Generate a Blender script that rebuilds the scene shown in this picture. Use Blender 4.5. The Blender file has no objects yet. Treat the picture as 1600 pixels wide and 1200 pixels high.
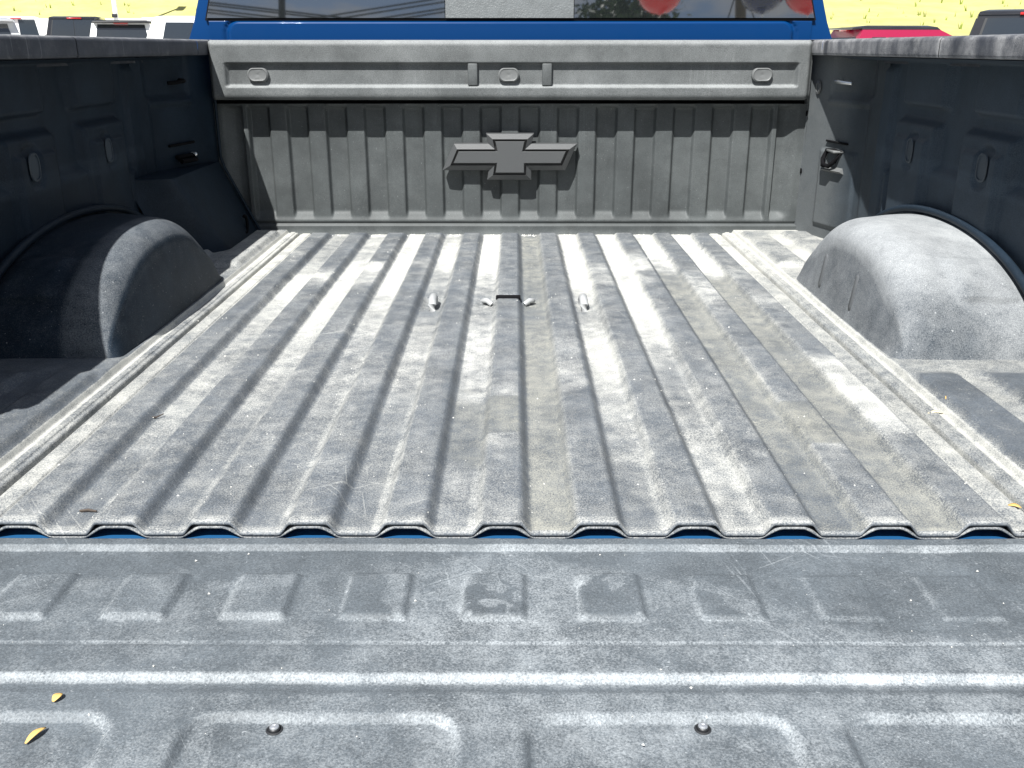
import bpy, bmesh, math, random
import numpy as np
from mathutils import Vector, Matrix
random.seed(4); rng = np.random.default_rng(11)
S = bpy.context.scene; COL = S.collection
R = math.radians
# ---------------------------------------------------------------- camera, sky, sun, exposure
cam = bpy.data.objects.new('camera', bpy.data.cameras.new('camera')); COL.objects.link(cam)
cam.location = (0.014, -0.914, 0.504)
cam.rotation_euler = (R(90 - 19.778), 0, R(0.18))
cam.data.sensor_width = 36.0; cam.data.lens = 1460 / 1600 * 36.0
cam.data.clip_start = 0.05; cam.data.clip_end = 1000
S.camera = cam
SUN = Vector((-0.27, -0.70, 1.0)).normalized()          # towards the sun
W = bpy.data.worlds.new('World'); S.world = W; W.use_nodes = True
nt = W.node_tree; nt.nodes.clear()
def wn(t): return nt.nodes.new(t)
sky = wn('ShaderNodeTexSky'); sky.sky_type = 'NISHITA'; sky.sun_disc = False
sky.sun_elevation = math.asin(SUN.z); sky.sun_rotation = math.atan2(SUN.x, SUN.y)
sky.air_density = 1.0; sky.dust_density = 0.6; sky.ozone_density = 1.0
tc = wn('ShaderNodeTexCoord'); sep = wn('ShaderNodeSeparateXYZ'); nt.links.new(tc.outputs['Generated'], sep.inputs[0])
zz = wn('ShaderNodeMath'); zz.operation = 'MAXIMUM'; nt.links.new(sep.outputs[2], zz.inputs[0]); zz.inputs[1].default_value = 0.06
dv = wn('ShaderNodeVectorMath'); dv.operation = 'DIVIDE'
cmb = wn('ShaderNodeCombineXYZ')
for i in range(3): nt.links.new(zz.outputs[0], cmb.inputs[i])
nt.links.new(tc.outputs['Generated'], dv.inputs[0]); nt.links.new(cmb.outputs[0], dv.inputs[1])
cn = wn('ShaderNodeTexNoise'); cn.inputs['Scale'].default_value = 2.1; cn.inputs['Detail'].default_value = 8; cn.inputs['Roughness'].default_value = 0.62
nt.links.new(dv.outputs[0], cn.inputs['Vector'])
cr = wn('ShaderNodeValToRGB'); cr.color_ramp.elements[0].position = 0.44; cr.color_ramp.elements[1].position = 0.62
nt.links.new(cn.outputs[0], cr.inputs[0])
cm = wn('ShaderNodeMixRGB'); nt.links.new(cr.outputs[0], cm.inputs[0]); nt.links.new(sky.outputs[0], cm.inputs[1])
cm.inputs[2].default_value = (6.6, 6.7, 6.9, 1)
bg = wn('ShaderNodeBackground'); bg.inputs[1].default_value = 0.05; nt.links.new(cm.outputs[0], bg.inputs[0])
wo = wn('ShaderNodeOutputWorld'); nt.links.new(bg.outputs[0], wo.inputs[0])
sl = bpy.data.lights.new('sun', 'SUN'); sl.energy = 5.0; sl.angle = R(0.5); sl.color = (1.0, 0.985, 0.955)
so = bpy.data.objects.new('sun', sl); COL.objects.link(so); so.rotation_euler = SUN.to_track_quat('Z', 'Y').to_euler()
so.location = (-6, -14, 20)
S.view_settings.view_transform = 'Standard'; S.view_settings.look = 'None'
S.view_settings.exposure = 0.95; S.view_settings.gamma = 1.0; S.view_settings.use_curve_mapping = False
GZ = -0.90                                                # ground under the truck; the bed floor is z = 0

# ---------------------------------------------------------------- materials
def mat(name, col, rough=0.5, metal=0.0, coat=0.0, ior=1.5, bump=0.0, bscale=300.0, vary=0.0, vscale=3.0, speck=0.0, sscale=500.0,
        speckcol=(0.5, 0.5, 0.48), emit=None, spec=0.5):
    m = bpy.data.materials.new(name); m.use_nodes = True; n = m.node_tree.nodes; l = m.node_tree.links
    b = n['Principled BSDF']; b.inputs['Roughness'].default_value = rough; b.inputs['Metallic'].default_value = metal
    b.inputs['IOR'].default_value = ior; b.inputs['Coat Weight'].default_value = coat; b.inputs['Coat Roughness'].default_value = 0.04
    b.inputs['Specular IOR Level'].default_value = spec
    b.inputs['Base Color'].default_value = (*col, 1)
    geo = n.new('ShaderNodeNewGeometry'); src = None
    if vary > 0:
        t = n.new('ShaderNodeTexNoise'); t.inputs['Scale'].default_value = vscale; t.inputs['Detail'].default_value = 7; t.inputs['Roughness'].default_value = 0.62
        l.new(geo.outputs['Position'], t.inputs['Vector'])
        mr = n.new('ShaderNodeMapRange'); mr.inputs[1].default_value = 0.32; mr.inputs[2].default_value = 0.68
        mr.inputs[3].default_value = 1 - vary; mr.inputs[4].default_value = 1 + vary; l.new(t.outputs[0], mr.inputs[0])
        mx = n.new('ShaderNodeVectorMath'); mx.operation = 'SCALE'; mx.inputs[0].default_value = col; l.new(mr.outputs[0], mx.inputs['Scale'])
        src = mx.outputs[0]; l.new(src, b.inputs['Base Color'])
    if speck > 0:
        t = n.new('ShaderNodeTexNoise'); t.inputs['Scale'].default_value = sscale; t.inputs['Detail'].default_value = 2
        l.new(geo.outputs['Position'], t.inputs['Vector'])
        mr = n.new('ShaderNodeMapRange'); mr.inputs[1].default_value = 0.60; mr.inputs[2].default_value = 0.80; mr.inputs[4].default_value = speck
        l.new(t.outputs[0], mr.inputs[0])
        mx = n.new('ShaderNodeMixRGB'); l.new(mr.outputs[0], mx.inputs[0]); mx.inputs[1].default_value = (*col, 1); mx.inputs[2].default_value = (*speckcol, 1)
        if src: l.new(src, mx.inputs[1])
        src = mx.outputs[0]; l.new(src, b.inputs['Base Color'])
    if bump > 0:
        t = n.new('ShaderNodeTexNoise'); t.inputs['Scale'].default_value = bscale; t.inputs['Detail'].default_value = 3
        l.new(geo.outputs['Position'], t.inputs['Vector'])
        bp = n.new('ShaderNodeBump'); bp.inputs['Strength'].default_value = bump; bp.inputs['Distance'].default_value = 0.002
        l.new(t.outputs[0], bp.inputs['Height']); l.new(bp.outputs[0], b.inputs['Normal'])
    if emit:
        b.inputs['Emission Color'].default_value = (*emit, 1); b.inputs['Emission Strength'].default_value = 1.0
    return m

def liner_mat(name, col, dust_shade=(0.52, 0.518, 0.485), olive=(0.25, 0.245, 0.20), rough=0.62, grain=1.0, sp=0.4, spec=0.35, scratch=0.55, blotch=0.30):
    """weathered black plastic; the amounts stored on the mesh are stains, and in places painted light and shade"""
    m = bpy.data.materials.new(name); m.use_nodes = True; n = m.node_tree.nodes; l = m.node_tree.links
    b = n['Principled BSDF']; b.inputs['Roughness'].default_value = rough; b.inputs['Specular IOR Level'].default_value = spec
    geo = n.new('ShaderNodeNewGeometry'); P = geo.outputs['Position']
    def noise(sc, det, ro=0.6, vec=P, stretch=None):
        t = n.new('ShaderNodeTexNoise'); t.inputs['Scale'].default_value = sc; t.inputs['Detail'].default_value = det; t.inputs['Roughness'].default_value = ro
        if stretch:
            mp = n.new('ShaderNodeMapping'); mp.inputs['Scale'].default_value = stretch; l.new(vec, mp.inputs[0]); vec = mp.outputs[0]
        l.new(vec, t.inputs['Vector']); return t.outputs[0]
    def rng_(v, a, b_, c, d):
        mr = n.new('ShaderNodeMapRange'); l.new(v, mr.inputs[0])
        for i, q in enumerate((a, b_, c, d)): mr.inputs[i + 1].default_value = q
        return mr.outputs[0]
    def math_(op, a, b_):
        q = n.new('ShaderNodeMath'); q.operation = op
        for i, v in enumerate((a, b_)):
            if isinstance(v, (int, float)): q.inputs[i].default_value = v
            else: l.new(v, q.inputs[i])
        return q.outputs[0]
    def attr(a):
        q = n.new('ShaderNodeAttribute'); q.attribute_name = a; return q.outputs['Fac']
    big = rng_(noise(9, 6, 0.7), 0.3, 0.7, 0.72, 1.28)
    fine = rng_(noise(420, 4, 0.7), 0.28, 0.72, 1 - 0.45 * grain, 1 + 0.45 * grain)
    base = n.new('ShaderNodeVectorMath'); base.operation = 'SCALE'; base.inputs[0].default_value = col
    l.new(math_('MULTIPLY', big, fine), base.inputs['Scale'])
    dcol = n.new('ShaderNodeMixRGB'); dcol.inputs[1].default_value = (*dust_shade, 1); dcol.inputs[2].default_value = (*olive, 1); l.new(attr('olive'), dcol.inputs[0])
    d = attr('dust_shade')
    patch = rng_(noise(28, 7, 0.72), 0.3, 0.7, -blotch, blotch)
    gr = rng_(noise(520, 3, 0.7), 0.3, 0.7, -0.55 * grain, 0.55 * grain)
    dd = math_('ADD', d, math_('MULTIPLY', math_('ADD', patch, gr), rng_(d, 0.0, 0.35, 0.35, 1.0)))
    # scratches at several angles, only here and there
    scs = None; msk_ = rng_(noise(5, 3, 0.6), 0.50, 0.66, 0, 1)
    for ang, q_ in ((15, 3.0), (-32, 2.2), (78, 2.6), (52, 3.4)):
        mp0 = n.new('ShaderNodeMapping'); mp0.inputs['Rotation'].default_value = (0, 0, R(ang)); l.new(P, mp0.inputs[0])
        v_ = rng_(noise(1, 1, 0.4, vec=mp0.outputs[0], stretch=(q_ * 2.2, q_ * 75, q_ * 2.2)), 0.685, 0.715, 0, 0.42)
        scs = v_ if scs is None else math_('ADD', scs, v_)
    scr = math_('MULTIPLY', scs, msk_); scr2 = 0.0
    spk = rng_(noise(230, 1, 0.5), 0.735, 0.775, 0, sp)
    dd = math_('ADD', dd, math_('ADD', math_('MULTIPLY', math_('ADD', scr, scr2), scratch), spk))
    cl = n.new('ShaderNodeClamp'); l.new(dd, cl.inputs[0])
    mx = n.new('ShaderNodeMixRGB'); l.new(cl.outputs[0], mx.inputs[0]); l.new(base.outputs[0], mx.inputs[1]); l.new(dcol.outputs[0], mx.inputs[2])
    l.new(mx.outputs[0], b.inputs['Base Color'])
    rr = rng_(cl.outputs[0], 0, 1, rough - 0.06, 0.9); l.new(rr, b.inputs['Roughness'])
    bp = n.new('ShaderNodeBump'); bp.inputs['Strength'].default_value = 0.55 * grain; bp.inputs['Distance'].default_value = 0.002
    hh = math_('ADD', math_('MULTIPLY', noise(600, 3, 0.6), 0.6), math_('MULTIPLY', noise(45, 5, 0.6), 0.5))
    l.new(hh, bp.inputs['Height']); l.new(bp.outputs[0], b.inputs['Normal'])
    return m

M = {}
M['floor'] = liner_mat('floor_liner', (0.084, 0.096, 0.110), grain=0.9)
M['gate'] = liner_mat('tailgate_liner', (0.084, 0.097, 0.108), grain=0.8, dust_shade=(0.40, 0.43, 0.45), olive=(0.26, 0.27, 0.26))
M['wall'] = liner_mat('side_liner', (0.0095, 0.0175, 0.028), dust_shade=(0.105, 0.135, 0.165), rough=0.6, grain=0.4, sp=0.0, spec=0.2, scratch=0.05, blotch=0.06)
M['pillar'] = liner_mat('lit_pillar_liner', (0.022, 0.031, 0.040), dust_shade=(0.17, 0.18, 0.18), grain=0.35, sp=0.1, blotch=0.06, scratch=0.05)  # lighter than the side liner: sunlight on the right pillar put into colour
M['hrib'] = mat('housing_rib', (0.085, 0.09, 0.095), rough=0.6, bump=0.2, bscale=500)
M['plug'] = mat('plug_grey', (0.035, 0.048, 0.062), rough=0.5)
M['house'] = liner_mat('wheel_housing_liner', (0.015, 0.024, 0.036), dust_shade=(0.42, 0.435, 0.44), rough=0.55, grain=0.38, blotch=0.12, scratch=0.0, spec=0.08)
M['bulk'] = liner_mat('bulkhead_liner', (0.050, 0.056, 0.057), dust_shade=(0.26, 0.28, 0.28), grain=0.35, sp=0.35, blotch=0.08, scratch=0.12)
M['head'] = liner_mat('header_liner', (0.070, 0.076, 0.077), dust_shade=(0.36, 0.375, 0.375), grain=0.5, sp=0.1, blotch=0.08, scratch=0.15)
M['rail'] = liner_mat('rail_cap', (0.036, 0.040, 0.050), dust_shade=(0.42, 0.42, 0.42), grain=0.5, sp=0.1)
M['emblem'] = mat('emblem_black', (0.060, 0.063, 0.065), rough=0.42, bump=0.15, bscale=500)
M['blackgroove'] = mat('emblem_groove', (0.012, 0.012, 0.013), rough=0.4)
M['fast'] = mat('fastener_grey', (0.125, 0.13, 0.13), rough=0.5, bump=0.2, bscale=600)
M['blue'] = mat('blue_paint', (0.001, 0.030, 0.115), rough=0.35, metal=0.0, coat=0.05, spec=0.12)
M['sill'] = mat('sunlit_blue_paint', (0.010, 0.068, 0.17), rough=0.4, coat=0.1)  # truck blue made brighter to imitate sun on the sill
M['steel'] = mat('bright_steel', (0.78, 0.79, 0.80), rough=0.28, metal=0.85)
M['black'] = mat('black_plastic', (0.018, 0.019, 0.021), rough=0.5)
M['anchor'] = mat('zinc_plate', (0.42, 0.43, 0.43), rough=0.45, metal=0.25)
M['void'] = mat('dark_cavity', (0.006, 0.006, 0.007), rough=0.9, spec=0.1)
M['rubber'] = mat('tyre_rubber', (0.022, 0.022, 0.022), rough=0.8, bump=0.3, bscale=80)
M['glass'] = mat('tinted_glass', (0.010, 0.012, 0.013), rough=0.02, ior=3.2)
M['paneg'] = mat('pale_reflection', (0.105, 0.115, 0.118), rough=0.42, bump=0.5, bscale=240, vary=0.12, vscale=40)  # bright sky reflection of the middle pane put into its base colour
M['redlamp'] = mat('red_lamp', (0.45, 0.012, 0.012), rough=0.2, coat=0.8)
M['clearlamp'] = mat('clear_lamp', (0.6, 0.6, 0.6), rough=0.15, coat=0.8)
M['white'] = mat('white_paint', (0.80, 0.80, 0.79), rough=0.3, coat=0.6)
M['silver'] = mat('silver_paint', (0.52, 0.53, 0.54), rough=0.3, metal=0.3, coat=0.6)
M['blackcar'] = mat('black_paint', (0.015, 0.015, 0.017), rough=0.25, coat=0.8)
M['crimson'] = mat('crimson_paint', (0.28, 0.008, 0.045), rough=0.3, coat=0.8)
M['carglass'] = mat('car_glass', (0.02, 0.024, 0.028), rough=0.05, ior=1.9)
M['alloy'] = mat('alloy_rim', (0.55, 0.56, 0.57), rough=0.3, metal=0.7)
M['concrete'] = mat('lot_concrete', (0.56, 0.555, 0.53), rough=0.9, vary=0.10, vscale=0.6, speck=0.15, sscale=30, speckcol=(0.4, 0.4, 0.38), bump=0.3, bscale=40)
M['straw'] = mat('dry_leaf', (0.62, 0.40, 0.13), rough=0.7)
M['pale'] = mat('pale_leaf', (0.66, 0.60, 0.44), rough=0.8)
M['twig'] = mat('twig_brown', (0.06, 0.045, 0.035), rough=0.8)
M['grit'] = mat('grit_white', (0.62, 0.61, 0.57), rough=0.9)

# ---------------------------------------------------------------- helpers
def link(o, parent=None):
    COL.objects.link(o)
    if parent is not None: o.parent = parent; o.location = o.location - wloc(parent)
    return o
def wloc(o):
    v = Vector((0, 0, 0))
    while o is not None: v = v + o.location; o = o.parent
    return v
def tag(o, label=None, cat=None, group=None, kind=None):
    if label: o['label'] = label
    if cat: o['category'] = cat
    if group: o['group'] = group
    if kind: o['kind'] = kind
    return o
def empty(name, loc, label, cat, group=None, rz=0):
    o = bpy.data.objects.new(name, None); o.location = loc; o.rotation_euler = (0, 0, rz); COL.objects.link(o)
    o.empty_display_size = 0.2
    return tag(o, label, cat, group)
def build(name, v, f, m, parent=None, smooth=False, auto=None):
    me = bpy.data.meshes.new(name); me.from_pydata([tuple(map(float, p)) for p in v], [], f); me.materials.append(m)
    bm = bmesh.new(); bm.from_mesh(me); bmesh.ops.recalc_face_normals(bm, faces=bm.faces)
    bm.to_mesh(me); bm.free(); me.update()
    if smooth:
        me.polygons.foreach_set('use_smooth', [True] * len(me.polygons))
        if auto is not None: me.set_sharp_from_angle(angle=R(auto))
    return link(bpy.data.objects.new(name, me), parent)
def grid(name, P, m, parent=None, flip=False, attrs=None, sharp=None):
    """P: (nu, nv, 3) array -> smooth sheet"""
    nu, nv = P.shape[:2]; idx = np.arange(nu * nv).reshape(nu, nv)
    q = np.stack([idx[:-1, :-1], idx[1:, :-1], idx[1:, 1:], idx[:-1, 1:]], -1).reshape(-1, 4)
    if flip: q = q[:, ::-1]
    me = bpy.data.meshes.new(name); V = P.reshape(-1, 3).astype(np.float32)
    me.vertices.add(len(V)); me.vertices.foreach_set('co', V.ravel())
    me.loops.add(q.size); me.loops.foreach_set('vertex_index', q.ravel().astype(np.int32))
    me.polygons.add(len(q)); me.polygons.foreach_set('loop_start', np.arange(0, q.size, 4, dtype=np.int32))
    me.polygons.foreach_set('loop_total', np.full(len(q), 4, dtype=np.int32))
    me.update(); me.validate(); me.polygons.foreach_set('use_smooth', np.ones(len(q), bool)); me.materials.append(m)
    for k, a in (attrs or {}).items():
        at = me.attributes.new(k, 'FLOAT', 'POINT'); at.data.foreach_set('value', np.ascontiguousarray(a, dtype=np.float32).ravel())
    if sharp: me.set_sharp_from_angle(angle=R(sharp))
    return link(bpy.data.objects.new(name, me), parent)
def box(name, a, b, m, parent=None, bev=0.0, seg=2):
    bm = bmesh.new(); bmesh.ops.create_cube(bm, size=1)
    for v in bm.verts: v.co = Vector([(a[i] + b[i]) / 2 + v.co[i] * (b[i] - a[i]) for i in range(3)])
    if bev: bmesh.ops.bevel(bm, geom=bm.edges[:], offset=bev, segments=seg, affect='EDGES', profile=0.5, clamp_overlap=True)
    me = bpy.data.meshes.new(name); bm.to_mesh(me); bm.free(); me.materials.append(m)
    if bev: me.polygons.foreach_set('use_smooth', [True] * len(me.polygons)); me.set_sharp_from_angle(angle=R(50))
    return link(bpy.data.objects.new(name, me), parent)
def tube(name, pts, r, m, parent=None, n=10, closed=False):
    pts = [Vector(p) for p in pts]; v = []; f = []; N = len(pts)
    for i, p in enumerate(pts):
        a = pts[(i - 1) % N] if (closed or i > 0) else p; b = pts[(i + 1) % N] if (closed or i < N - 1) else p
        t = (b - a).normalized(); u = t.cross(Vector((0.13, 0.31, 0.94))).normalized(); w = t.cross(u)
        rr = r[i] if isinstance(r, (list, tuple)) else r
        v += [p + (u * math.cos(2 * math.pi * k / n) + w * math.sin(2 * math.pi * k / n)) * rr for k in range(n)]
    for i in range(N if closed else N - 1):
        j = (i + 1) % N
        for k in range(n): f.append((i * n + k, i * n + (k + 1) % n, j * n + (k + 1) % n, j * n + k))
    if not closed: f += [tuple(range(n)), tuple(range((N - 1) * n, N * n))]
    return build(name, v, f, m, parent, smooth=True, auto=50)
def loft(name, rings, m, parent=None, smooth=True, auto=40, cap=True):
    n = len(rings[0]); v = [p for r_ in rings for p in r_]; f = []
    for i in range(len(rings) - 1):
        for k in range(n): f.append((i * n + k, i * n + (k + 1) % n, (i + 1) * n + (k + 1) % n, (i + 1) * n + k))
    if cap: f += [tuple(range(n)), tuple(range((len(rings) - 1) * n, len(rings) * n))]
    return build(name, v, f, m, parent, smooth, auto)
def disc_lathe(name, c, axis, prof, m, parent=None, n=24):
    """prof: (radius, offset along axis); axis 'x','y','z' with sign"""
    s = -1 if axis[0] == '-' else 1; ax = 'xyz'.index(axis[-1]); rings = []
    for r_, h in prof:
        ring = []
        for k in range(n):
            a = 2 * math.pi * k / n; p = [0, 0, 0]; p[ax] = s * h; p[(ax + 1) % 3] = r_ * math.cos(a); p[(ax + 2) % 3] = r_ * math.sin(a)
            ring.append(Vector(c) + Vector(p))
        rings.append(ring)
    return loft(name, rings, m, parent, auto=35)
ss = lambda a, b, x: (lambda t: t * t * (3 - 2 * t))(np.clip((x - a) / (b - a), 0, 1))
def win(x, a, b, e): return ss(a - e, a, x) * (1 - ss(b, b + e, x))           # 1 inside [a, b], ramps e outside
def vnoise(X, Y, sc, seed=0, oct=4, rough=0.55):
    """value noise on arrays"""
    out = np.zeros_like(X, dtype=float); amp = 1.0; tot = 0
    for o in range(oct):
        g = np.random.default_rng(seed + o).random((256, 256)); x = X * sc * 2 ** o + 37.3 * o; y = Y * sc * 2 ** o + 11.7 * o
        xi = np.floor(x).astype(int); yi = np.floor(y).astype(int); fx = x - xi; fy = y - yi; fx = fx * fx * (3 - 2 * fx); fy = fy * fy * (3 - 2 * fy)
        a = g[xi % 256, yi % 256]; b = g[(xi + 1) % 256, yi % 256]; c = g[xi % 256, (yi + 1) % 256]; d = g[(xi + 1) % 256, (yi + 1) % 256]
        out += amp * ((a * (1 - fx) + b * fx) * (1 - fy) + (c * (1 - fx) + d * fx) * fy); tot += amp; amp *= rough
    return out / tot

# ---------------------------------------------------------------- ground and hill
def ground_z(x, y, hilly=True):
    edge = np.interp(x, [-60, -8, 4, 8, 40], [43, 43, 40, 24, 23])            # where the lot ends and the grass begins
    lot = GZ + np.interp(y, [12, 30], [0.0, 0.35])
    up_w = np.clip(y - 37, 0, 6) * 0.38 * ss(8, 0, x)                          # paved apron climbs on the left
    hill = np.clip(y - edge, 0, None) * np.interp(x, [-10, 8], [0.30, 0.17])
    if not hilly: return lot + up_w - 3.0 * ss(0, 3, y - edge - 1.5), edge
    return lot + up_w + np.minimum(hill, 14), edge
def terrain(name, x0, x1, nx, y0, y1, ny, grass):
    X, Y = np.meshgrid(np.linspace(x0, x1, nx), np.linspace(y0, y1, ny), indexing='ij')
    Z, edge = ground_z(X, Y, grass)
    if grass: Z = Z + 0.03 + (vnoise(X, Y, 0.35, 5) - 0.5) * 0.5 * ss(0, 4, Y - edge) - 1.5 * (1 - ss(-2.2, 0.1, Y - edge))
    return np.stack([X, Y, Z], -1)
pl = grid('parking_lot', terrain('', -80, 80, 161, -90, 70, 161, False), M['concrete']); tag(pl, kind='structure')
mg = mat('grass_dry', (0.42, 0.395, 0.14), rough=0.9, vary=0.22, vscale=0.7, speck=0.35, sscale=9, speckcol=(0.16, 0.21, 0.03), bump=0.6, bscale=30)
gr = grid('grass_hill', terrain('', -90, 90, 181, 21.5, 130, 160, True), mg); tag(gr, kind='structure')
far = grid('far_ground', np.array([[[x, y, GZ - 0.35] for y in (-400, 400)] for x in (-400, 400)], float), M['concrete']); tag(far, kind='structure')
# tufts of taller grass
tv = []; tf = []
for i in range(2600):
    x = random.uniform(-45, 45); y = random.uniform(24, 70); z, e = ground_z(np.array(x), np.array(y))
    if y < float(e) + 0.4: continue
    h = random.uniform(0.10, 0.28)
    for q in range(3):
        a = random.uniform(0, 6.28); b = len(tv); w = h * 0.2
        zz0 = float(z) - 0.1
        tv += [(x + math.cos(a) * w, y + math.sin(a) * w, zz0), (x - math.cos(a) * w, y - math.sin(a) * w, zz0), (x + random.uniform(-.1, .1), y + random.uniform(-.1, .1), float(z) + h)]
        tf.append((b, b + 1, b + 2))
tag(build('grass_tufts', tv, tf, mat('grass_green', (0.20, 0.25, 0.04), rough=0.9)), 'scattered tufts of taller green grass on the sunlit hillside', 'grass', kind='stuff')

# ---------------------------------------------------------------- the truck
T = empty('pickup_truck', (0, 1.6, GZ), 'blue pickup truck seen into its open bed with a ribbed black liner', 'pickup truck')
P_ = 0.107                                                # rib pitch
# ---- bed floor liner
_e = np.linspace(0.552, 0.652, 90); xs = np.unique(np.round(np.concatenate([np.linspace(-0.9, 0.9, 560), _e, -_e]), 5)); ys = np.concatenate([[0.0035], np.linspace(0.004, 1.775, 250)])
X, Y = np.meshgrid(xs, ys, indexing='ij'); aX = np.abs(X)
k = np.round(X / P_); k = np.clip(k, -5, 5); u = X - k * P_
def rib_h(uu, top=0.0195, foot=0.0335): return 1 - ss(top, foot, np.abs(uu))
wob = (vnoise(X * 0 + k, Y, 2.0, 3) - 0.5) * 0.003
front_end = 1 - ss(1.712, 1.742, Y)
main = rib_h(u + wob) * front_end
Z = 0.0135 * main
Z = Z - 0.007 * win(aX, 0.6035, 0.6065, 0.0015) + 0.0045 * ss(0.6075, 0.6095, aX) + 0.009 * ss(0.634, 0.641, aX) + 0.003 * win(aX, 0.5745, 0.595, 0.002) + 0.0025 * win(aX, 0.617, 0.627, 0.002)
o1 = np.maximum(rib_h(aX - 0.680, 0.026, 0.040), rib_h(aX - 0.795, 0.028, 0.042))
Z = Z + 0.011 * o1 * np.maximum(1 - ss(0.465, 0.505, Y), win(Y, 1.30, 1.68, 0.03))
Z = Z + 0.004 * win(aX, 0.645, 0.9, 0.01) * win(Y, 0.50, 0.56, 0.03)
# chain anchor pockets and the hitch pocket
for px_ in (-0.156, 0.156):
    Z = Z - 0.0045 * win(X, px_ - 0.018, px_ + 0.022, 0.006) * win(Y, 0.93, 1.03, 0.01)
Z = Z - 0.0115 * win(np.abs(X), 0, 0.026, 0.004) * win(Y, 0.985, 1.012, 0.003)
Z = Z - 0.003 * win(np.abs(X), 0, 0.06, 0.006) * win(Y, 0.955, 1.03, 0.006) * (1 - rib_h(u))
Z = Z + (vnoise(X, Y, 3.0, 21) - 0.5) * 0.0035 * (1 - ss(1.6, 1.7, Y)) * ss(0.0, 0.1, Y)
# stains: dust by valley and by rib, control values along the bed
KY = [0, .1, .2, .3, .4, .5, .6, .7, .8, .9, 1.0, 1.1, 1.2, 1.3, 1.4, 1.5, 1.6, 1.75]
val = {-6: [.62, .66, .7, .75, .8, .8, .8, .8, .8, .75, .8, .85, .9, .95, 1, 1, 1, 1],
 -5: [.16, .2, .28, .42, .55, .5, .42, .40, .42, .55, .8, .95, .9, .6, .40, .35, .35, .5],
 -4: [.12, .15, .2, .3, .38, .5, .6, .68, .75, .85, .92, .9, .85, .95, .8, .45, .5, .7],
 -3: [.14, .2, .24, .3, .38, .42, .4, .42, .5, .55, .65, .8, .95, 1, 1, .95, 1, 1],
 -2: [.10, .14, .2, .28, .4, .55, .62, .6, .5, .3, .25, .35, .5, .75, .9, .8, .6, .5],
 -1: [.22, .3, .28, .3, .4, .6, .75, .7, .55, .4, .3, .35, .5, .7, .95, 1, 1, 1],
 0: [.6, .62, .5, .45, .5, .55, .55, .55, .5, .42, .3, .35, .42, .45, .45, .5, .5, .5],
 1: [.12, .2, .3, .4, .5, .7, .85, .8, .55, .45, .5, .8, .95, .95, .9, .9, .9, .95],
 2: [.45, .6, .62, .35, .3, .32, .4, .7, .9, 1, 1, 1, 1, 1, 1, 1, 1, 1],
 3: [.15, .18, .35, .5, .5, .5, .5, .5, .5, .5, .5, .5, .5, .6, .9, .85, .8, .9],
 4: [.55, .6, .5, .5, .5, .5, .52, .52, .5, .5, .5, .5, .5, .85, .9, .9, .85, .9],
 5: [.5, .62, .75, .85, .8, .75, .75, .8, .8, .8, .85, .9, .95, .95, 1, 1, 1, 1]}
oli = {-6: .15, -5: .1, -4: .05, -3: .05, -2: .1, -1: .25, 0: .72, 1: .12, 2: .10, 3: .7, 4: .7, 5: .2}
rib = {k_: [.10] * 18 for k_ in range(-5, 6)}
for k_, y_, v_ in ((-5, 14, .25), (-4, 12, .55), (-4, 11, .4), (-3, 13, .9), (-3, 12, .55), (-2, 13, .25), (0, 3, .35), (0, 4, .3), (1, 5, .3), (1, 6, .35), (2, 12, .5), (2, 13, .35),
     (3, 12, .6), (3, 13, .6), (3, 14, .3), (4, 10, .5), (4, 11, .5), (4, 12, .3), (4, 3, .5), (5, 3, .45), (5, 4, .7), (5, 5, .6), (5, 10, .4), (5, 12, .3), (-2, 5, .2), (-1, 6, .25)):
    rib[k_][y_] = v_
jv = np.clip(np.floor(X / P_), -6, 5)
wy = Y + (vnoise(X, Y, 9, 31) - 0.5) * 0.22                # ragged tide lines
dv_ = np.zeros_like(X); ov = np.zeros_like(X); dr = np.zeros_like(X)
for j in range(-6, 6):
    msk = jv == j; dv_[msk] = np.interp(wy[msk], KY, val[j]); ov[msk] = oli[j]
for j in range(-5, 6):
    msk = k == j; dr[msk] = np.interp(wy[msk], KY, rib[j])
ov = ov * np.where((jv == 3) | (jv == 4), 1 - ss(1.20, 1.28, wy), 1) * np.where(jv == -1, win(wy, .2, .4, .06) * 2.5, 1)
ribm = rib_h(u, 0.019, 0.031); dv_ = dv_ * np.interp(wy, [0, .5, 1.0, 1.3], [.75, .80, .92, 1.0]); dust_shade = dv_ * (1 - ribm) + (dr + .03) * ribm
dust_shade = dust_shade + np.where(aX > .56, .35 * win(aX, .5955, .6015, .001), 0)
olive = np.clip(ov * (1 - ribm) + 0.75 * ribm * (((k == 4) & (np.abs(Y - .3) < .08)) | ((k == 0) & (np.abs(Y - .33) < .07))), 0, 1)
lf = win(u, -0.036, -0.024, 0.006) * (0.35 + 0.5 * vnoise(X * 3, Y, 5, 41))      # dirt line along the left foot of each rib
dust_shade = np.maximum(dust_shade, np.where(aX < .56, lf * 0.55, 0))
dust_shade = dust_shade * (1 - 0.75 * win(u, 0.0215, 0.031, 0.004) * (np.abs(k) <= 5)) + 0.34 * (vnoise(X * 45, Y * 2.2, 1, 47, 3) - .5) * (0.35 + dust_shade)
out = aX > 0.565; dust_shade = np.where(out, (0.45 + 0.5 * ss(0.7, 1.5, Y)) * (0.5 + vnoise(X * 4, Y, 5, 43)), dust_shade)
dust_shade = np.where(aX > 0.609, 0.34 + 0.45 * ss(.8, 1.5, Y) + .5 * win(aX, .628, .640, .003) - 0.4 * o1 * (np.maximum(1 - ss(.465, .505, Y), win(Y, 1.30, 1.68, .03))), dust_shade)
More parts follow.
